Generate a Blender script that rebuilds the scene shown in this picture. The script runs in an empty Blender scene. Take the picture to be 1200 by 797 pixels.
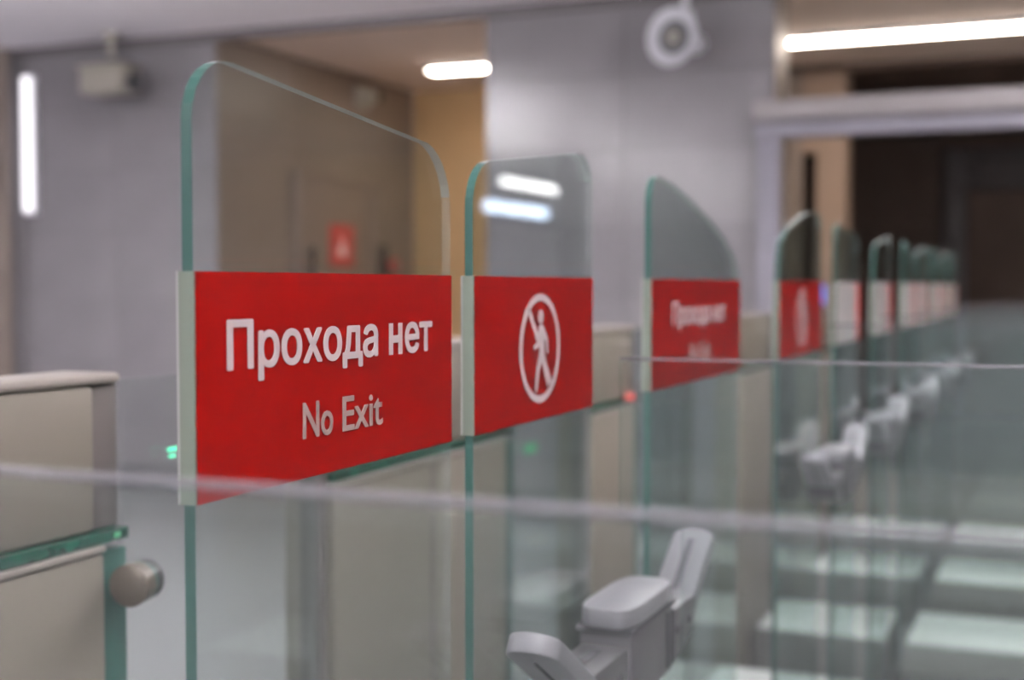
import bpy, bmesh, math, random
from mathutils import Matrix, Vector
random.seed(4)
SC = bpy.context.scene
COL = SC.collection

# ---------------------------------------------------------------- camera
cam = bpy.data.cameras.new('camera')
cam.lens = 46.8; cam.sensor_width = 36.0; cam.sensor_fit = 'HORIZONTAL'
cam.clip_start = 0.02; cam.clip_end = 100
cam.dof.use_dof = True; cam.dof.focus_distance = 1.10; cam.dof.aperture_fstop = 3.6
cam_o = bpy.data.objects.new('camera', cam); COL.objects.link(cam_o)
cam_o.location = (0, 0, 1.45)
cam_o.rotation_euler = (math.radians(90 - 2.331), 0, math.radians(22.776))
SC.camera = cam_o
# ---------------------------------------------------------------- world, exposure
w = bpy.data.worlds.new('world'); SC.world = w; w.use_nodes = True
w.node_tree.nodes['Background'].inputs[0].default_value = (0.93, 0.91, 1.0, 1)
w.node_tree.nodes['Background'].inputs[1].default_value = 0.42
SC.view_settings.view_transform = 'Standard'; SC.view_settings.look = 'None'
SC.view_settings.gamma = 1; SC.view_settings.use_curve_mapping = False
SC.view_settings.exposure = 0.78
SC.cycles.transparent_max_bounces = 64
SC.cycles.max_bounces = 10; SC.cycles.glossy_bounces = 4; SC.cycles.diffuse_bounces = 4
LAMP = 21.0        # hall lamp panels
WARM = 20.0        # corridor strip lights

# ---------------------------------------------------------------- materials
def nodes(m):
    m.use_nodes = True
    nt = m.node_tree
    return nt, nt.nodes['Principled BSDF']
def mat(name, col, rough=.5, metal=0, var=.06, scale=8, spec=.5, bump=0, stretch=None, coat=0):
    m = bpy.data.materials.new(name); nt, b = nodes(m)
    tc = nt.nodes.new('ShaderNodeTexCoord'); mp = nt.nodes.new('ShaderNodeMapping')
    nt.links.new(tc.outputs['Object'], mp.inputs[0])
    if stretch: mp.inputs['Scale'].default_value = stretch
    n = nt.nodes.new('ShaderNodeTexNoise'); n.inputs['Scale'].default_value = scale; n.inputs['Detail'].default_value = 5
    nt.links.new(mp.outputs[0], n.inputs['Vector'])
    oi = nt.nodes.new('ShaderNodeObjectInfo')
    ad = nt.nodes.new('ShaderNodeMath'); ad.operation = 'MULTIPLY_ADD'; ad.inputs[1].default_value = .35
    nt.links.new(oi.outputs['Random'], ad.inputs[0]); nt.links.new(n.outputs['Fac'], ad.inputs[2])
    r = nt.nodes.new('ShaderNodeValToRGB')
    r.color_ramp.elements[0].position = .35; r.color_ramp.elements[1].position = .95
    r.color_ramp.elements[0].color = tuple(c * (1 - var) for c in col) + (1,)
    r.color_ramp.elements[1].color = tuple(min(1, c * (1 + var)) for c in col) + (1,)
    nt.links.new(ad.outputs[0], r.inputs[0]); nt.links.new(r.outputs[0], b.inputs['Base Color'])
    b.inputs['Roughness'].default_value = rough; b.inputs['Metallic'].default_value = metal
    b.inputs['Specular IOR Level'].default_value = spec
    if coat: b.inputs['Coat Weight'].default_value = coat; b.inputs['Coat Roughness'].default_value = .05
    if bump:
        bp = nt.nodes.new('ShaderNodeBump'); bp.inputs['Strength'].default_value = bump; bp.inputs['Distance'].default_value = .002
        nt.links.new(n.outputs['Fac'], bp.inputs['Height']); nt.links.new(bp.outputs[0], b.inputs['Normal'])
    return m
def emit(name, col, s):
    m = bpy.data.materials.new(name); nt, b = nodes(m)
    b.inputs['Base Color'].default_value = (.03, .03, .03, 1)
    b.inputs['Emission Color'].default_value = col + (1,); b.inputs['Emission Strength'].default_value = s
    return m
def glass(name, tint, deep, haze=(.6, .66, .64), hz=.006):
    # clear sheet glass: straight transmission with a green cast, Schlick reflection at the surface, a trace of dust
    m = bpy.data.materials.new(name); m.use_nodes = True; nt = m.node_tree; nt.nodes.clear()
    out = nt.nodes.new('ShaderNodeOutputMaterial')
    tr = nt.nodes.new('ShaderNodeBsdfTransparent'); tr.inputs[0].default_value = tint + (1,)
    lw = nt.nodes.new('ShaderNodeLayerWeight'); lw.inputs['Blend'].default_value = .5
    pw = nt.nodes.new('ShaderNodeMath'); pw.operation = 'POWER'; pw.inputs[1].default_value = 4      # longer way through the sheet when slanted
    nt.links.new(lw.outputs['Facing'], pw.inputs[0])
    mx = nt.nodes.new('ShaderNodeMix'); mx.data_type = 'RGBA'
    mx.inputs[6].default_value = tint + (1,); mx.inputs[7].default_value = deep + (1,)
    nt.links.new(pw.outputs[0], mx.inputs[0]); nt.links.new(mx.outputs[2], tr.inputs[0])
    gl = nt.nodes.new('ShaderNodeBsdfGlossy'); gl.inputs['Roughness'].default_value = .02
    df = nt.nodes.new('ShaderNodeBsdfDiffuse'); df.inputs[0].default_value = haze + (1,)
    p = nt.nodes.new('ShaderNodeMath'); p.operation = 'POWER'; p.inputs[1].default_value = 5
    nt.links.new(lw.outputs['Facing'], p.inputs[0])
    ma = nt.nodes.new('ShaderNodeMath'); ma.operation = 'MULTIPLY_ADD'; ma.inputs[1].default_value = .94; ma.inputs[2].default_value = .04
    nt.links.new(p.outputs[0], ma.inputs[0])
    m1 = nt.nodes.new('ShaderNodeMixShader'); m1.inputs[0].default_value = hz
    nt.links.new(tr.outputs[0], m1.inputs[1]); nt.links.new(df.outputs[0], m1.inputs[2])
    m2 = nt.nodes.new('ShaderNodeMixShader'); nt.links.new(ma.outputs[0], m2.inputs[0])
    nt.links.new(m1.outputs[0], m2.inputs[1]); nt.links.new(gl.outputs[0], m2.inputs[2])
    nt.links.new(m2.outputs[0], out.inputs[0])
    return m
def clear_edge(name, col, alpha):
    m = bpy.data.materials.new(name); nt, b = nodes(m)
    b.inputs['Base Color'].default_value = col + (1,); b.inputs['Roughness'].default_value = .45; b.inputs['Specular IOR Level'].default_value = .2; b.inputs['Alpha'].default_value = alpha
    return m
M = dict(
    wall=mat('grey_stone', (.232, .219, .23), .17, var=.08, scale=2.2, spec=.5),
    joint=mat('stone_joint', (.20, .19, .20), .6),
    brown=mat('taupe_stone', (.235, .19, .16), .4, var=.10, scale=1.6),
    brownj=mat('taupe_joint', (.18, .145, .122), .8),
    tan=mat('tan_paint', (.58, .39, .20), .6, var=.04),
    beige=mat('warm_lit_ceiling', (.76, .64, .56), .8, var=.03),  # corridor ceiling tinted: warm strip light put into its colour
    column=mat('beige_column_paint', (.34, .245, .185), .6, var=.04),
    white=mat('white_ceiling_paint', (.90, .87, .92), .8, var=.02),
    floor=mat('pale_granite_floor', (.30, .295, .30), .25, var=.08, scale=30),
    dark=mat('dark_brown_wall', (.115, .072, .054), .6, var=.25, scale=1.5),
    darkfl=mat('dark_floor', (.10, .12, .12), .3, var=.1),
    frame=mat('dull_grey_frame', (.13, .115, .12), .5),
    skirting=mat('dark_skirting', (.12, .12, .125), .5),
    steel=mat('brushed_steel', (.15, .145, .135), .45, metal=.3, var=.08, scale=6, stretch=(1, 1, 14)),
    panel=mat('warm_steel_panel', (.165, .146, .118), .5, metal=.15, var=.06, scale=5),
    paneltop=mat('pale_steel_top', (.20, .175, .155), .6, metal=0),
    trimdark=mat('dark_bronze_trim', (.085, .075, .07), .45, metal=.1),
    knob=mat('bronze_clamp', (.075, .06, .045), .4, metal=.3),
    plate=mat('plinth_top_lit', (.80, .80, .79), .3, var=.03),  # plinth tops paler than their sides: reflected light put into the colour
    black=mat('black_rubber', (.02, .02, .022), .6),
    lintel=mat('satin_steel_lintel', (.29, .265, .265), .4, metal=.1, var=.12, scale=1.2),
    jamb=mat('lilac_steel_jamb', (.22, .21, .245), .4, metal=.1),
    red=mat('red_sign_film', (.185, .0015, .001), .3, var=.04, scale=3, spec=.18),
    ink=mat('white_sign_print', (.46, .385, .39), .45, var=.02),
    whitefilm=mat('white_sign_film', (.34, .315, .31), .35, var=.03),
    greyink=mat('grey_sign_print', (.30, .31, .31), .5),
    backing=mat('pale_sign_backing', (.30, .30, .28), .4, var=.03),
    wrap=mat('greenish_sign_wrap', (.14, .165, .13), .5, var=.03),
    ink2=mat('soft_white_print', (.27, .20, .185), .45, var=.02),
    edge=mat('green_glass_edge', (.023, .066, .055), .35, var=.12, scale=3, spec=.3),
    greenglass=mat('green_glass_block', (.006, .045, .03), .2, var=.6, scale=25, spec=.8),
    pale=clear_edge('glass_edge_glint', (.50, .56, .54), .2),  # bright line of the far edges put into the colour
    topedge=clear_edge('top_edge_glint', (.50, .56, .54), .6),  # grazing reflection along the leaf tops put into the colour
    rail=clear_edge('rail_edge_glint', (.24, .232, .255), .42),  # brightness of the divider's upper edge put into the colour
    grey=mat('grey_plastic', (.08, .077, .082), .42, var=.04),
    greydk=mat('dark_groove', (.05, .05, .055), .6),
    greylit=mat('grey_plastic_lit', (.18, .175, .19), .4, var=.04),  # cap and tongues paler: light on the upper faces put into the colour
    speaker=mat('speaker_white', (.70, .70, .74), .45, var=.03),
    speakerdk=mat('speaker_throat', (.12, .12, .13), .5),
    cream=mat('cream_plastic', (.38, .355, .30), .5),
    doorbrown=mat('taupe_door', (.24, .185, .155), .4),
    redlabel=mat('red_door_label', (.55, .05, .04), .4),
    green=emit('green_indicator', (.05, .9, .45), 1.2), greendim=emit('dim_green_button', (.03, .35, .14), .5),
    redled=emit('red_indicator', (1, .12, .10), .9),
    blueled=emit('blue_screen', (.10, .22, .9), .8),
    lamp=emit('lamp_diffuser', (1, .97, .96), LAMP), addedup=emit('added_uplight_glow', (1, .97, .98), LAMP * 6.0),  # the upward glow is added to lift the hall ceiling
    warm=emit('strip_diffuser', (1, .86, .74), WARM),
    wlamp=emit('wall_lamp_diffuser', (.98, .93, 1), 1.1),
    screenw=emit('sign_white_line', (1, .97, .97), 7),
    screenb=emit('sign_blue_line', (.62, .76, 1), 7),
    leafglass=glass('leaf_glass', (.972, .984, .981), (.46, .66, .62)),
    panelglass=glass('divider_glass', (.952, .972, .967), (.55, .72, .69)),
)

# ---------------------------------------------------------------- helpers
def link(name, me, m, parent=None):
    o = bpy.data.objects.new(name, me); COL.objects.link(o)
    if m is not None and not me.materials: me.materials.append(m)
    if parent: o.parent = parent
    return o
def tag(o, label, cat, group=None):
    o['label'] = label; o['category'] = cat
    if group: o['group'] = group
    return o
def thing(name, label, cat, loc=(0, 0, 0), group=None):
    o = bpy.data.objects.new(name, None); COL.objects.link(o); o.location = loc; o.empty_display_size = .1
    return tag(o, label, cat, group)
def struct(o):
    o['kind'] = 'structure'; return o
def box_mesh(x0, x1, y0, y1, z0, z1, bev=0, seg=2):
    bm = bmesh.new(); bmesh.ops.create_cube(bm, size=1)
    for v in bm.verts:
        v.co = Vector(((x0 + x1) / 2 + v.co.x * (x1 - x0), (y0 + y1) / 2 + v.co.y * (y1 - y0), (z0 + z1) / 2 + v.co.z * (z1 - z0)))
    if bev: bmesh.ops.bevel(bm, geom=bm.edges[:], offset=bev, segments=seg, affect='EDGES', profile=.5)
    me = bpy.data.meshes.new('box'); bm.to_mesh(me); bm.free()
    if bev: me.shade_smooth(); me.set_sharp_from_angle(angle=.6)
    return me
def box(name, d, m, parent=None, bev=0, seg=2):
    me = box_mesh(*d, bev=bev, seg=seg); return link(name, me, m, parent)
def prism(name, pts, h0, h1, m, parent=None, axes='yz', bev=0):
    """polygon in two axes, extruded along the third from h0 to h1"""
    f = {'yz': lambda a, b, h: (h, a, b), 'xz': lambda a, b, h: (a, h, b), 'xy': lambda a, b, h: (a, b, h)}[axes]
    bm = bmesh.new()
    lo = [bm.verts.new(f(a, b, h0)) for a, b in pts]; hi = [bm.verts.new(f(a, b, h1)) for a, b in pts]
    bm.faces.new(lo); bm.faces.new(hi[::-1])
    n = len(pts)
    for i in range(n): bm.faces.new((lo[i], hi[i], hi[(i + 1) % n], lo[(i + 1) % n]))
    bmesh.ops.recalc_face_normals(bm, faces=bm.faces)
    if bev: bmesh.ops.bevel(bm, geom=bm.edges[:], offset=bev, segments=2, affect='EDGES', profile=.5)
    me = bpy.data.meshes.new(name); bm.to_mesh(me); bm.free()
    if bev: me.shade_smooth(); me.set_sharp_from_angle(angle=.6)
    return link(name, me, m, parent)
def lathe(name, prof, m, parent=None, seg=32, mtx=None):
    """profile (radius, axial) spun about z, then placed with mtx"""
    bm = bmesh.new(); rings = []
    for r, z in prof:
        rings.append([bm.verts.new((r * math.cos(2 * math.pi * i / seg), r * math.sin(2 * math.pi * i / seg), z)) for i in range(seg)])
    for a, b in zip(rings, rings[1:]):
        for i in range(seg): bm.faces.new((a[i], a[(i + 1) % seg], b[(i + 1) % seg], b[i]))
    bm.faces.new(rings[0][::-1]); bm.faces.new(rings[-1])
    bmesh.ops.recalc_face_normals(bm, faces=bm.faces)
    if mtx: bm.transform(mtx)
    me = bpy.data.meshes.new(name); bm.to_mesh(me); bm.free(); me.shade_smooth(); me.set_sharp_from_angle(angle=.7)
    return link(name, me, m, parent)
def tube(name, a, b, r, m, parent=None, seg=16):
    a, b = Vector(a), Vector(b); d = b - a
    mt = Matrix.Translation(a) @ d.to_track_quat('Z', 'Y').to_matrix().to_4x4()
    return lathe(name, [(r, 0), (r, d.length)], m, parent, seg, mt)

# ---------------------------------------------------------------- the hall
CE = 3.18; YB = 7.69; YC = 10.66
struct(box('floor', (-11, 5.2, -6, YC, -.1, 0), M['floor']))
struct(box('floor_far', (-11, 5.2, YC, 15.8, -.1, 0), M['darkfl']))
struct(box('ceiling', (-11, 5.2, -6, YB, CE, CE + .12), M['white']))
struct(box('ceiling_corridor', (-11, 5.2, YB, YC, CE, CE + .12), M['beige']))
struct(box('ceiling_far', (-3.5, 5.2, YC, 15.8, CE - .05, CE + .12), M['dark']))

def tiled(name, face, u0, u1, z0, z1, tw, th, m, mj, depth=.02, core=.18, axis='x', sign=-1):
    """a masonry wall whose slabs stand proud of recessed joints.
       axis 'x': slab face at y = face looking to -y; axis 'y': slab face at x = face looking to +x"""
    if axis == 'x': wl = box(name, (u0, u1 - .025, face + depth, face + depth + core, z0, z1), mj)
    else: wl = box(name, (face - depth - core, face - depth, u0, u1, z0, z1), mj)
    struct(wl)
    nu = max(1, round((u1 - u0) / tw)); nz = max(1, round((z1 - z0) / th))
    du = (u1 - u0) / nu; dz = (z1 - z0) / nz; g = .0015
    if axis == 'x': me = box_mesh(g, du - g, 0, depth, g, dz - g, bev=.0015, seg=1)
    else: me = box_mesh(-depth, 0, g, du - g, g, dz - g, bev=.0015, seg=1)
    me.materials.append(m)
    for i in range(nu):
        for k in range(nz):
            o = bpy.data.objects.new('stone_slab', me); COL.objects.link(o); o.parent = wl
            o.location = (u0 + i * du, face, z0 + k * dz) if axis == 'x' else (face, u0 + i * du, z0 + k * dz)
    return wl
tiled('wall_back', YB, -10.6, -5.43, 0, CE, .86, .455, M['wall'], M['joint'])
tiled('wall_pier', YB, -3.405, -1.595, 0, CE, .905, .455, M['wall'], M['joint'], core=.38)
box('pier_return', (-1.595, -1.59, YB + .02, YB + .40, 0, CE), M['brown'], bpy.data.objects['wall_pier'])
tiled('wall_pilaster', YB - .12, -10.6, -7.16, 0, CE, .86, .80, M['brown'], M['joint'], core=.10)
tiled('wall_side', -5.43, YB + .021, YC, 0, CE, 1.0, .636, M['brown'], M['brownj'], axis='y')
struct(box('wall_corridor_end', (-5.43, -2.7, YC, YC + .15, 0, CE), M['tan']))
struct(box('wall_corridor_jamb', (-2.7, -1.985, YC, YC + .15, 0, CE), M['brown']))
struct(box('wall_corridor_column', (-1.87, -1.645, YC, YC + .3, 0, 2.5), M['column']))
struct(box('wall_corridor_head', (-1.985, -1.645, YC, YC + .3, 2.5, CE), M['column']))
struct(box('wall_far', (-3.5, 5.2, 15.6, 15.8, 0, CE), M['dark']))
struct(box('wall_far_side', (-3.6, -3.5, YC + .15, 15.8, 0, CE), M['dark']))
tiled('wall_right', 5.0, -6, 15.6, 0, CE, 2.1, 1.59, M['brown'], M['joint'], axis='y')
# wall_right must look to -x: mirror its slabs to the inner side
for o in bpy.data.objects['wall_right'].children: o.location.x = 5.0 - .20
bpy.data.objects['wall_right'].location.x = .02
struct(box('baseboard_back', (-7.16, -5.43, YB - .03, YB + .002, 0, .17), M['skirting'], bev=.004))
struct(box('baseboard_pier', (-3.405, -1.70, YB - .03, YB + .002, 0, .17), M['skirting'], bev=.004))
struct(box('trim_1', (-7.16, -1.60, YB - .05, YB + .003, CE - .06, CE + .001), M['frame'], bev=.004))
# portal of the far exit
struct(box('trim_2', (-1.68, 4.98, YB - .16, YB - .01, 2.385, 2.50), M['lintel'], bev=.012))
struct(box('trim_3', (-1.68, 4.98, YB - .11, YB - .01, 2.29, 2.384), M['jamb'], bev=.006))
struct(box('trim_4', (-1.665, -1.54, YB - .10, YB - .01, 0, 2.29), M['jamb'], bev=.006))
# grey door frame in the far dark wall
d2 = struct(box('door_2', (-1.06, 1.2, 15.54, 15.6, 0, 2.50), M['dark']))
for dd in [(-1.33, -1.08, 15.46, 15.6, 0, 2.95), (1.2, 1.45, 15.46, 15.6, 0, 2.95), (-1.08, 1.2, 15.46, 15.6, 2.50, 2.95)]:
    box('door_frame', dd, M['frame'], d2, bev=.01)
# door in the taupe wall
d1 = struct(box('door_1', (-5.428, -5.405, 8.73, 9.84, 0, 2.27), M['doorbrown'], bev=.004))
for dd in [(-5.428, -5.38, 8.66, 8.73, 0, 2.34), (-5.428, -5.38, 9.84, 9.91, 0, 2.34), (-5.428, -5.38, 8.73, 9.84, 2.27, 2.34)]:
    box('door_frame', dd, M['doorbrown'], d1, bev=.004)
hd = tube('door_handle', (-5.36, 8.83, 1.0), (-5.36, 8.83, 1.75), .018, M['black'], d1)
for z in (1.05, 1.7): tube('handle_post', (-5.41, 8.83, z), (-5.355, 8.83, z), .012, M['black'], hd)

# ---------------------------------------------------------------- wall and ceiling fittings
t = thing('door_sign', 'small red notice with a pale symbol on the taupe door', 'sign', (-5.403, 9.34, 1.77))
box('plate', (0, .006, -.19, .19, -.165, .165), M['redlabel'], t, bev=.002)
prism('symbol', [(-.09, -.08), (.09, -.08), (.06, .0), (.02, .0), (.02, .09), (-.02, .09), (-.02, .0), (-.06, .0)], .0061, .0075, emit('print_glow', (1, .45, .4), .35), t)  # symbol is print, given a glow to keep it pale
t = thing('intercom', 'dark wall intercom box beside the taupe door', 'intercom', (-5.43, 10.0, 1.66))
box('housing', (0, .05, -.06, .08, -.13, .13), M['black'], t, bev=.008)
box('grille', (.05, .053, -.04, .06, .01, .09), M['greydk'], t); box('call_button', (.05, .056, -.015, .03, -.07, -.03), M['frame'], t, bev=.003)
t = thing('fire_call_point', 'small red call point low beside the dark intercom', 'call point', (-5.43, 10.24, 1.62))
box('housing', (0, .045, -.06, .06, -.06, .06), M['redlabel'], t, bev=.006); box('press_plate', (.045, .049, -.03, .03, -.03, .03), M['ink'], t, bev=.002)

def bullet_camera(name, label, p, m, stem_top, s=1.0):
    t = thing(name, label, 'camera', p)
    box('housing', (-.20 * s, .16 * s, -.10 * s, .10 * s, -.09 * s, .09 * s), m, t, bev=.018 * s, seg=3)
    box('sunshield', (-.22 * s, .18 * s, -.12 * s, .12 * s, .09 * s, .105 * s), m, t, bev=.005 * s)
    lathe('lens', [(.055 * s, 0), (.06 * s, .03 * s), (.045 * s, .035 * s), (.03 * s, .02 * s)], M['speakerdk'], t, 24,
          Matrix.Translation((.16 * s, 0, -.02 * s)) @ Matrix.Rotation(math.pi / 2, 4, 'Y'))
    tube('stem', (0, 0, .1 * s), (0, 0, stem_top - p[2]), .022 * s, m, t)
    lathe('mounting_plate', [(.06 * s, -.02), (.06 * s, 0)], m, t, 24, Matrix.Translation((0, 0, stem_top - p[2])))
    box('bracket', (-.05 * s, .05 * s, -.03 * s, .03 * s, .10 * s, .16 * s), M['speakerdk'], t, bev=.006)
    return t
bullet_camera('surveillance_camera', 'cream surveillance camera hanging from the ceiling in front of grey stone', (-6.12, 7.45, 2.86), M['cream'], CE)
t = thing('dome_camera', 'small pale camera with a dark lens high on the taupe wall', 'camera', (-5.43, 9.70, 3.0))
box('base_plate', (0, .03, -.09, .09, -.10, .10), M['cream'], t, bev=.008)
lathe('body', [(.075, 0), (.075, .07), (.055, .12)], M['cream'], t, 24, Matrix.Translation((.03, -.02, 0)) @ Matrix.Rotation(math.pi / 2, 4, 'Y'))
lathe('lens', [(.05, 0), (.05, .08), (.03, .09)], M['black'], t, 24, Matrix.Translation((.06, .09, .01)) @ Matrix.Rotation(math.pi / 2, 4, 'Y'))

t = thing('horn_loudspeaker', 'round white horn loudspeaker hung from the ceiling before the stone pier', 'loudspeaker', (-2.12, 7.42, 2.87))
aim = Matrix.Rotation(math.radians(90), 4, 'X') @ Matrix.Rotation(math.radians(-14), 4, 'Y')
lathe('horn', [(.03, -.20), (.06, -.18), (.07, -.09), (.085, -.06), (.16, .0), (.168, .012), (.16, .02), (.10, -.015), (.085, -.02), (.08, -.04), (.02, -.045)], M['speaker'], t, 40, aim)
lathe('throat', [(.100, -.030), (.098, -.006), (.05, -.012)], M['speakerdk'], t, 32, aim)
lathe('phase_plug', [(.046, -.02), (.04, .004), (.015, .014)], M['cream'], t, 24, aim)
lathe('driver', [(.06, -.30), (.065, -.29), (.065, -.19)], M['speaker'], t, 24, aim)
tube('stem', (.03, .09, .08), (.06, .09, CE - 2.87), .022, M['speaker'], t)
box('bracket', (.0, .09, .03, .14, .12, .16), M['speaker'], t, bev=.006)
lathe('mounting_plate', [(.06, -.02), (.06, 0)], M['speaker'], t, 24, Matrix.Translation((.06, .09, CE - 2.87)))

t = thing('wall_lamp', 'tall upright white light bar on the grey stone wall', 'lamp', (-7.04, YB, 1.99))
box('housing', (-.055, .055, -.045, .0, -.02, 1.0), M['speaker'], t, bev=.01); box('diffuser', (-.04, .04, -.075, -.0455, 0, .98), M['wlamp'], t, bev=.012, seg=3)

def strip_light(label, x0, x1, y):
    t = thing('strip_light', label, 'ceiling light', ((x0 + x1) / 2, y, CE))
    hl = (x1 - x0) / 2
    box('housing', (-hl, hl, -.08, .08, -.04, 0), M['speaker'], t, bev=.006)
    box('diffuser', (-hl + .01, hl - .01, -.07, .07, -.052, -.0405), M['warm'], t, bev=.004)
    for s in (-1, 1): box('end_cap', (min(s * hl, s * (hl + .012)), max(s * hl, s * (hl + .012)), -.075, .075, -.055, -.002), M['speaker'], t, bev=.004)
strip_light('short warm strip light on the beige ceiling beside the tan wall', -4.68, -3.5, 9.5)
strip_light('long warm strip light on the beige ceiling above the steel portal', -2.0, 3.6, 9.35)

for ix, x in enumerate((-5.0, -1.6)):
    for iy, y in enumerate((5.6, 3.3, .5, -2.3, -4.8)):
        if ix != 1 and iy == 0: y = 4.6  # lamp added here, out of view, to brighten the ceiling
        if ix == 1 and iy == 0: x = .2  # set over the row, added to brighten the plinth tops
        t = thing('ceiling_lamp', 'square white lamp panel hung on a thin stem below the hall ceiling, with added uplight', 'ceiling light', (x, y, CE), 'hall ceiling lamp panels')
        box('frame', (-.28, .28, -.28, .28, -.34, -.30), M['speaker'], t, bev=.006)
        box('diffuser', (-.26, .26, -.26, .26, -.35, -.3405), M['lamp'], t, bev=.003)
        box('added_uplight', (-.26, .26, -.26, .26, -.2995, -.29), M['addedup'], t, bev=.003)  # unseen upward panel, added to brighten the ceiling
        tube('stem', (0, 0, -.2895), (0, 0, 0), .012, M['speaker'], t)
t = thing('information_display', 'lit overhead display with a white and a blue line on the far wall', 'display', (4.74, 14.0, 2.2))
box('housing', (-.06, .02, -1.2, 1.3, -.05, .55), M['black'], t, bev=.01)
box('white_line', (-.07, -.0605, -.55, 1.15, .36, .45), M['screenw'], t); box('blue_line', (-.07, -.0605, -1.0, .85, .05, .17), M['screenb'], t)

# ---------------------------------------------------------------- glass dividers (square to the gate row)
PT = 1.362
ORD = ['beside the first no-exit leaf', 'behind the crossed-out walker leaf', 'just past the wide gate',
       'second beyond the wide gate', 'third beyond the wide gate', 'fourth beyond the wide gate', 'last before the steel portal']
DIV = [(.50, -.535), (1.575, -.535), (3.12, -.535), (4.02, -.535), (5.02, -.535), (6.10, -.535), (7.08, -.535)]
def divider(y, k):
    t = thing('glass_divider', 'low clear glass divider on a steel plinth, ' + ORD[k], 'divider', (0, y, 0))
    h = .006
    # outline with a notch that clears the bracket
    pts = [(-.515, .20), (.55, .20), (.55, PT - .004), (-.515, PT - .004), (-.515, 1.16), (-.435, 1.16), (-.435, .93), (-.515, .93)]
    pts = [(a, .2065 if b == .20 else b) for a, b in pts]
    prism('glass_panel', pts, -h, h, M['panelglass'], t, 'xz')
    box('edge_glint', (-.515, .55, -h, h, PT - .004, PT), M['rail'], t, bev=.002)  # pale strip paints the bright line along the glass edge
    pl = prism('plinth', [(-.515, 0), (.60, 0), (.60, .17), (.58, .20), (-.515, .20)], -.24, .24, M['steel'], t, 'xz', bev=.004)
    box('top_plate', (-.515, .585, -.23, .23, .2002, .206), M['plate'], t, bev=.002)  # pale top carries painted reflected light
    for x in (-.2, .3): lathe('screw', [(.012, 0), (.010, .004)], M['black'], pl, 12, Matrix.Translation((x, -.241, .10)) @ Matrix.Rotation(math.pi / 2, 4, 'X'))
    return t
for k, (y, _) in enumerate(DIV):
    divider(y, k)
    if k > 1:
        t = thing('steel_plinth', 'low brushed steel plinth behind the gate row, ' + ORD[k], 'plinth', (-.82, y, 0))
        box('cover', (-.225, .235, -.24, .24, .012, .20), M['steel'], t, bev=.006); box('top_plate', (-.22, .23, -.23, .23, .2002, .206), M['plate'], t, bev=.002); box('base', (-.215, .225, -.23, .23, 0, .0115), M['black'], t)  # top plate painted pale for the light it reflects

# ---------------------------------------------------------------- grey clamp brackets on the dividers
def bracket(y, label):
    t = thing('clamp_bracket', label, 'bracket', (-.495, y, 1.0))
    W = .029
    box('clamp_body', (-W - .004, W + .004, -.085, .085, -.04, .045), M['grey'], t, bev=.006)
    cap = prism('clamp_cap', [(W * 1.25 * math.copysign(abs(math.cos(a)) ** .5, math.cos(a)), .095 * math.copysign(abs(math.sin(a)) ** .5, math.sin(a))) for a in [2 * math.pi * i / 40 for i in range(40)]], .052, .076, M['greylit'], t, 'xy', bev=.004)
    box('seam', (-W * 1.20, W * 1.20, -.09, .09, .046, .0515), M['greydk'], t)
    for u in (.055, .075): box('groove', (W + .0042, W + .0062, u, u + .007, -.03, .04), M['greydk'], t)
    for s in (-1, 1):
        f = lambda a: (s * a[0], a[1])
        arm = prism('arm', [f(p) for p in [(.086, -.04), (.16, -.028), (.20, -.010), (.222, .018), (.20, .032), (.086, .032)]], -W, W, M['grey'], t, 'yz', bev=.004)
        box('slot', (-.006, .006, min(s * .115, s * .185), max(s * .115, s * .185), .0322, .0332), M['greydk'], arm)
        for u in (.12, .18): lathe('screw', [(.006, 0), (.005, .002)], M['greydk'], arm, 10, Matrix.Translation((W + .0002, s * u, .004)) @ Matrix.Rotation(math.pi / 2, 4, 'Y'))
        # upturned tongue: rounded plate rising from the arm end
        L = .150; ang = math.radians(32)
        n = 12
        outl = [(-W, 0), (-W, L - W * .8)] + [(-W * math.cos(math.pi * i / n), L - W * .8 + W * .8 * math.sin(math.pi * i / n)) for i in range(1, n)] + [(W, L - W * .8), (W, 0)]
        bm = bmesh.new()
        def P(x, d, h):
            return (x, s * (.205 + d * math.cos(ang) - h * math.sin(ang)), .006 + d * math.sin(ang) + h * math.cos(ang))
        lo = [bm.verts.new(P(x, d, 0)) for x, d in outl]; hi = [bm.verts.new(P(x, d, .022)) for x, d in outl]
        bm.faces.new(lo); bm.faces.new(hi[::-1])
        for i in range(len(outl)):
            j = (i + 1) % len(outl); bm.faces.new((lo[i], hi[i], hi[j], lo[j]))
        bmesh.ops.recalc_face_normals(bm, faces=bm.faces)
        bmesh.ops.bevel(bm, geom=bm.edges[:], offset=.003, segments=2, affect='EDGES', profile=.5)
        me = bpy.data.meshes.new('tongue'); bm.to_mesh(me); bm.free(); me.shade_smooth(); me.set_sharp_from_angle(angle=.6)
        tg = link('tongue', me, M['greylit'], t)
        for nm, hh, xx in (('slot', .0222, .005), ('rib', -.0022, .0015)):
            bm = bmesh.new(); vs = []
            for h in (hh, hh + .001 if hh > 0 else hh + .003):
                vs.append([bm.verts.new(P(x, d, h)) for x, d in ((-xx, .02), (xx, .02), (xx, L - .03), (-xx, L - .03))])
            bm.faces.new(vs[0]); bm.faces.new(vs[1][::-1])
            for i in range(4): bm.faces.new((vs[0][i], vs[1][i], vs[1][(i + 1) % 4], vs[0][(i + 1) % 4]))
            bmesh.ops.recalc_face_normals(bm, faces=bm.faces)
            me = bpy.data.meshes.new(nm); bm.to_mesh(me); bm.free()
            link(nm, me, M['greydk'], tg)
    return t
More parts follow.
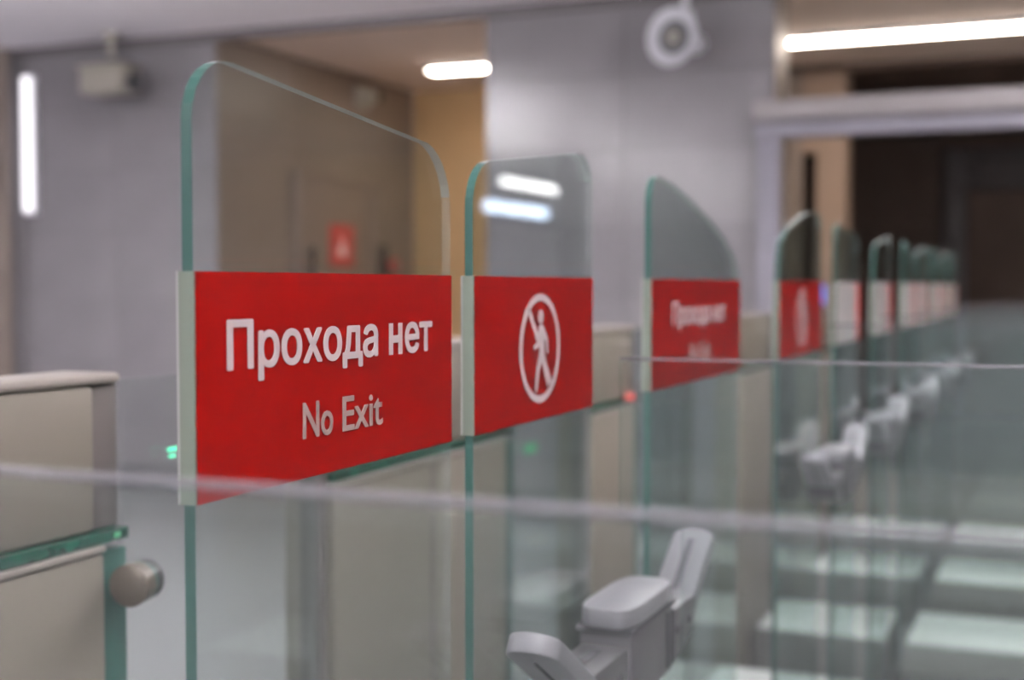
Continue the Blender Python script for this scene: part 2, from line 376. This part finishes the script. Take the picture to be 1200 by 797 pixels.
BL = {1: 'grey plastic bracket with two upturned slotted tongues behind the crossed-out walker leaf',
      2: 'grey bracket with upturned tongues on the divider after the wide gate',
      3: 'grey bracket with upturned tongues, second beyond the wide gate',
      4: 'grey bracket with upturned tongues, third beyond the wide gate',
      5: 'grey bracket with upturned tongues, fourth beyond the wide gate',
      6: 'grey bracket with upturned tongues, last before the steel portal'}
for k in range(1, 7): bracket(DIV[k][0] - (.03 if k == 1 else 0), BL[k])

# ---------------------------------------------------------------- gate leaves
GX = -.55; GT = .009
def text_mesh(name, body, y0, y1, zb, cap, m, parent, x, bold=0.0):
    """one printed word: outline filled, thickened by laying shifted copies over each other"""
    c = bpy.data.curves.new('lettering', 'FONT'); c.body = body; c.size = 1; c.extrude = 0; c.resolution_u = 4
    o = bpy.data.objects.new('tmp', c); COL.objects.link(o)
    bpy.context.view_layer.update()
    me = bpy.data.meshes.new_from_object(o.evaluated_get(bpy.context.evaluated_depsgraph_get())); bpy.data.objects.remove(o)
    xs = [v.co.x for v in me.vertices]; mn = min(xs)
    sx = (y1 - y0 - 2 * bold) / (max(xs) - mn)
    top = .728 if ord(body[0]) > 1000 else .682      # capital height of the face
    sz = (cap - 2 * bold) / top
    out = bmesh.new()
    sh = [(0, 0)] if not bold else [(bold * math.cos(2 * math.pi * i / 8), .7 * bold * math.sin(2 * math.pi * i / 8)) for i in range(8)]
    for i, (dy, dz) in enumerate(sh):
        bm = bmesh.new(); bm.from_mesh(me)
        bmesh.ops.remove_doubles(bm, verts=bm.verts, dist=1e-5)
        for v in bm.verts: v.co = Vector((x, y0 + bold + (v.co.x - mn) * sx + dy, zb + bold + v.co.y * sz + dz))
        ex = bmesh.ops.extrude_face_region(bm, geom=bm.faces[:])
        for v in ex['geom']:
            if isinstance(v, bmesh.types.BMVert): v.co.x += .0004 + i * .00001
        bmesh.ops.recalc_face_normals(bm, faces=bm.faces)
        tm = bpy.data.meshes.new('tmp'); bm.to_mesh(tm); bm.free(); out.from_mesh(tm); bpy.data.meshes.remove(tm)
    me.clear_geometry(); out.to_mesh(me); out.free(); me.materials.clear()
    return link(name, me, m, parent)
def flat(bm, pts, x, h=.0004):
    lo = [bm.verts.new((x, a, b)) for a, b in pts]; hi = [bm.verts.new((x + h, a, b)) for a, b in pts]
    bm.faces.new(lo); bm.faces.new(hi)
    for i in range(len(pts)): bm.faces.new((lo[i], hi[i], hi[(i + 1) % len(pts)], lo[(i + 1) % len(pts)]))
def mesh_from(name, bm, m, parent):
    bmesh.ops.recalc_face_normals(bm, faces=bm.faces)
    me = bpy.data.meshes.new(name); bm.to_mesh(me); bm.free(); return link(name, me, m, parent)
def limb(a, b, ra, rb, n=6):
    a, b = Vector(a), Vector(b); d = (b - a).normalized(); t0 = math.atan2(d.y, d.x)
    pts = []
    for i in range(n + 1): an = t0 + math.pi / 2 + math.pi * i / n; pts.append((a.x + ra * math.cos(an), a.y + ra * math.sin(an)))
    for i in range(n + 1): an = t0 - math.pi / 2 + math.pi * i / n; pts.append((b.x + rb * math.cos(an), b.y + rb * math.sin(an)))
    return pts
def pictogram(parent, cy, cz, R, x, m):
    bm = bmesh.new(); n = 56
    for r0, r1 in ((R * .865, R),):
        for i in range(n):
            a, b = 2 * math.pi * i / n, 2 * math.pi * (i + 1) / n
            flat(bm, [(cy + r0 * math.cos(a), cz + r0 * math.sin(a)), (cy + r1 * math.cos(a), cz + r1 * math.sin(a)),
                      (cy + r1 * math.cos(b), cz + r1 * math.sin(b)), (cy + r0 * math.cos(b), cz + r0 * math.sin(b))], x)
    q = R * .9
    d = math.radians(128); e = math.radians(-52); hw = R * .065
    nx, ny = math.cos(d - math.pi / 2) * hw, math.sin(d - math.pi / 2) * hw
    A = (cy + q * math.cos(d), cz + q * math.sin(d)); B = (cy + q * math.cos(e), cz + q * math.sin(e))
    flat(bm, [(A[0] + nx, A[1] + ny), (B[0] + nx, B[1] + ny), (B[0] - nx, B[1] - ny), (A[0] - nx, A[1] - ny)], x)
    mesh_from('prohibition_ring', bm, m, parent)
    g = lambda u, v: (cy + u * R, cz + v * R)
    bm = bmesh.new(); x2 = x + .00045
    flat(bm, [(cy + R * (.0 + .135 * math.cos(2 * math.pi * i / 20)), cz + R * (.57 + .135 * math.sin(2 * math.pi * i / 20))) for i in range(20)], x2)
    for a, b, ra, rb in [((.03, .30), (.05, -.05), .15, .12), ((.05, -.08), (-.14, -.38), .11, .075), ((-.14, -.38), (-.22, -.74), .075, .055),
                         ((.06, -.08), (.20, -.36), .10, .075), ((.20, -.36), (.34, -.66), .075, .055),
                         ((.10, .34), (.30, .14), .07, .06), ((.30, .14), (.32, -.06), .06, .05),
                         ((-.06, .32), (-.14, .08), .065, .055), ((-.14, .08), (-.30, .02), .055, .045)]:
        flat(bm, limb(g(*a), g(*b), ra * R, rb * R), x2); x2 += .00002
    mesh_from('walking_figure', bm, m, parent)

def leaf(label, y0, y1, top, sign, zlo=.06, group=None):
    """top: outline points (y,z) from the near upright edge over the top to the far upright edge"""
    t = thing('gate_leaf', label, 'gate', (0, y0, 0), group)
    o = lambda y: y - y0
    pts = [(0, zlo)] + [(o(a), b) for a, b in top] + [(o(y1), zlo)]
    me_o = prism('glass_pane', pts, GX - GT, GX, M['leafglass'], t)
    me = me_o.data
    for k in ('edge', 'topedge', 'pale'): me.materials.append(M[k])
    for p in me.polygons:
        if abs(p.normal.x) > .5: continue
        cy = p.center.y
        # near upright edge and its rounded corner show the green core, the rest is polished, its reflection painted pale
        if p.normal.y < -.35: p.material_index = 1
        else: p.material_index = 2 if p.normal.z > .25 else 3
    box('floor_shoe', (GX - .022, GX + .014, .02, o(y1) - .02, 0, .0595), M['steel'], t, bev=.004)
    if sign:
        sy0, sy1, kind = sign; sy0, sy1 = o(sy0), o(sy1)
        film = {'text': 'red', 'walk': 'red', 'white': 'whitefilm', 'whitewalk': 'whitefilm'}[kind]
        s = box('sign_panel', (GX + .0003, GX + .0015, sy0, sy1, 1.300, 1.460), M[film], t)
        box('sign_backing', (GX - GT - .0035, GX - GT - .0016, -.0022, sy1, 1.300, 1.460), M['backing'], t)
        box('sign_edge_wrap', (GX - GT - .0015, GX + .0015, -.0022, -.0004, 1.300, 1.460), M['wrap'], t)
        x = GX + .0016; cyy = (sy0 + sy1) / 2
        if kind == 'text':
            text_mesh('lettering', 'Прохода', cyy - .1675, cyy + .0545, 1.3895, .037, M['ink'], s, x, .0013)
            bm = bmesh.new(); xh = .0277; st = .0075; ya = cyy + .0745; zb = 1.3895
            flat(bm, [(ya, zb), (ya + st, zb), (ya + st, zb + .0105), (ya + .0175, zb + .0105), (ya + .0175, zb), (ya + .0175 + st, zb), (ya + .0175 + st, zb + xh),
                      (ya + .0175, zb + xh), (ya + .0175, zb + .0170), (ya + st, zb + .0170), (ya + st, zb + xh), (ya, zb + xh)], x)
            mesh_from('lettering', bm, M['ink'], s)
            text_mesh('lettering', 'ет', cyy + .1045, cyy + .1595, 1.3895, .037, M['ink'], s, x, .0013)
            text_mesh('lettering', 'No', cyy - .0675, cyy - .0215, 1.3305, .029, M['ink2'], s, x, .0007)
            text_mesh('lettering', 'Exit', cyy - .0065, cyy + .0625, 1.3305, .029, M['ink2'], s, x, .0007)
        elif kind == 'walk': pictogram(s, cyy, 1.380, .0615, x, M['ink'])
        elif kind == 'whitewalk':
            pictogram(s, cyy, 1.380, .060, x, M['greyink']); box('red_stripe', (x, x + .0004, sy1 - .05, sy1 - .002, 1.302, 1.458), M['redlabel'], s)
        else:
            box('red_stripe', (x, x + .0004, sy1 - .06, sy1 - .002, 1.302, 1.458), M['redlabel'], s)
    return t
def arc(c, r, a0, a1, n=7):
    return [(c[0] + r[0] * math.cos(math.radians(a0 + (a1 - a0) * i / n)), c[1] + r[1] * math.sin(math.radians(a0 + (a1 - a0) * i / n))) for i in range(n + 1)]
def high_near(y0, y1, ht=1.607, lt=1.581, r=.045, r2=.06):
    return arc((y0 + r, ht - r), (r, r), 180, 85) + arc((y1 - r2, lt - r2), (r2, r2), 78, 0)
def high_far(y0, y1, ht=1.610, lt=1.578, r=.05, r2=.04):
    return arc((y0 + r, lt - r), (r, r), 180, 100) + arc((y1 - r2, ht - r2), (r2, r2), 95, 0)
leaf('glass gate leaf with straight sloping top and red sign reading Прохода нет, No Exit', .7505, 1.157, high_near(.7505, 1.157, 1.608, 1.583), (.7515, 1.1565, 'text'))
leaf('glass gate leaf with red sign showing a crossed-out walking figure in a white ring', 1.2095, 1.566, high_far(1.2095, 1.566), (1.2105, 1.5655, 'walk'))
leaf('wide glass gate leaf with curved falling top and red sign with two text lines', 1.818, 2.366,
     arc((1.859, 1.567), (.041, .041), 180, 80) + [(1.93, 1.602), (1.984, 1.594), (2.06, 1.579), (2.14, 1.562), (2.258, 1.531), (2.32, 1.506), (2.352, 1.482), (2.366, 1.45)], (1.819, 2.3655, 'text'))
leaf('wide glass gate leaf with curved rising top and red ring sign before the white-sign leaves', 2.715, 3.216,
     [(2.715, 1.45), (2.722, 1.50), (2.75, 1.543), (2.82, 1.572), (2.91, 1.594), (3.014, 1.612), (3.13, 1.621)] + arc((3.176, 1.58), (.04, .04), 80, 0), (2.716, 3.2155, 'walk'))
leaf('glass gate leaf with white sign and grey ring symbol beyond the last red sign', 3.425, 3.82, high_near(3.425, 3.82, 1.607, 1.59), (3.4265, 3.8195, 'whitewalk'))
far = [(4.14, 4.54, 1), (4.90, 5.28, 0), (5.34, 5.72, 1), (5.92, 6.30, 0), (6.36, 6.74, 1), (6.92, 7.30, 0)]
nm = ['first', 'second', 'third', 'fourth', 'fifth', 'sixth']
for i, (a, b, hf) in enumerate(far):
    leaf('glass gate leaf with plain white sign, %s past the ring-symbol white leaf' % nm[i], a, b, (high_far if hf else high_near)(a, b), (a + .001, b - .0005, 'white'), group='gate leaves with white signs')

# ---------------------------------------------------------------- reader cabinets on the far side, each with a fixed glass wing
CX = -1.07
def cabinet(y0, y1, label, wing, clamp=True, extra=None):
    t = thing('reader_cabinet', label, 'cabinet', (CX - .25, y1, 0))
    X = .25                                   # front face in local x
    o = lambda y: y - y1
    ys = o(y1) - .046
    box('upper_body', (.17, X, o(y0), ys, 1.157, 1.332), M['panel'], t, bev=.006)
    box('top_plate', (.165, X + .004, o(y0) - .004, 0, 1.3325, 1.345), M['paneltop'], t, bev=.006)
    box('side_trim', (.17, X - .004, ys + .0005, 0, 1.157, 1.332), M['trimdark'], t, bev=.003)
    box('glass_band', (.17, X + .012, o(y0), 0, 1.142, 1.1565), M['greenglass'], t, bev=.002)
    box('band_strip', (.17, X + .016, o(y0), ys, 1.133, 1.1415), M['paneltop'], t, bev=.002)
    box('lower_body', (.17, X + .014, o(y0), ys, 0.06, 1.1325), M['panel'], t, bev=.006)
    box('edge_glass', (.17, X + .008, ys + .0005, 0, .06, 1.1325), M['edge'], t, bev=.003)
    box('plinth', (.18, X - .01, o(y0) + .02, -.02, 0, .0595), M['skirting'], t)
    if y1 - y0 > .5: box('seam', (X + .0142, X + .0152, (o(y0) + ys) / 2 - .004, (o(y0) + ys) / 2 + .004, .06, 1.13), M['trimdark'], t)
    if wing:
        wp = prism('glass_wing', [(.004, .08), (wing - y1, .08), (wing - y1, 1.335), (.004, 1.335)], X - .010, X, M['panelglass'], t)
        wp.data.materials.append(M['pale'])
        for p in wp.data.polygons:
            if abs(p.normal.x) < .5: p.material_index = 1
        box('wing_post', (X - .03, X + .01, wing - y1 + .001, wing - y1 + .018, 0, 1.335), M['trimdark'], t, bev=.003)
        for z in ((1.093, .35) if clamp else (.35,)):
            ax = Matrix.Translation((X + .040, -.030, z)) @ Matrix.Rotation(math.radians(101), 4, 'Z') @ Matrix.Rotation(math.pi / 2, 4, 'Y')
            ck = lathe('clamp', [(.021, -.012), (.0255, -.009), (.0255, .012)], M['knob'], t, 32, ax)
            lathe('clamp_ring', [(.0245, .0125), (.0245, .020)], M['edge'], ck, 32, ax)
            box('clamp_bracket', (X + .0145, X + .03, -.028, -.008, z - .012, z + .012), M['knob'], ck)
            lathe('clamp_nut', [(.0245, .0205), (.0245, .034), (.020, .038)], M['black'], ck, 32, ax)
    for e in (extra or []): box(e[0], e[1:7], M[e[7]], t, bev=.002)
    return t
cabinet(.90, 1.31, 'warm grey steel cabinet with green glass band beside a bronze clamp', 1.765, True,
        [('indicator', .252, .256, .088, .108, 1.237, 1.242, 'green'), ('indicator', .252, .256, .090, .104, 1.229, 1.2325, 'green'), ('indicator', .262, .264, -.028, -.018, 1.147, 1.153, 'greendim')])
cabinet(1.80, 2.535, 'broad warm grey steel cabinet with a centre seam behind the crossed-out walker leaf', 2.98, False,
        [('green_button', .252, .262, .075, .125, 1.092, 1.112, 'greendim')])
cabinet(3.02, 3.40, 'warm grey steel cabinet with a red indicator behind the wide sloping leaf', 3.95, False,
        [('indicator', .252, .262, -.09, -.05, 1.150, 1.166, 'redled')])
cabinet(4.58, 5.16, 'warm grey steel cabinet standing behind the last red-sign leaf', 5.6, False)
cabinet(6.0, 6.55, 'warm grey steel cabinet carrying a small blue reader screen', 6.95, False)
t = thing('card_reader', 'small reader with a glowing blue screen on a steel cabinet top', 'card reader', (-1.12, 6.40, 1.3455))
box('foot', (-.04, .04, -.06, .06, 0, .012), M['black'], t, bev=.003); box('housing', (-.02, .02, -.14, .12, .012, .115), M['black'], t, bev=.006)
box('screen', (.0205, .023, -.13, .11, .02, .108), M['blueled'], t)
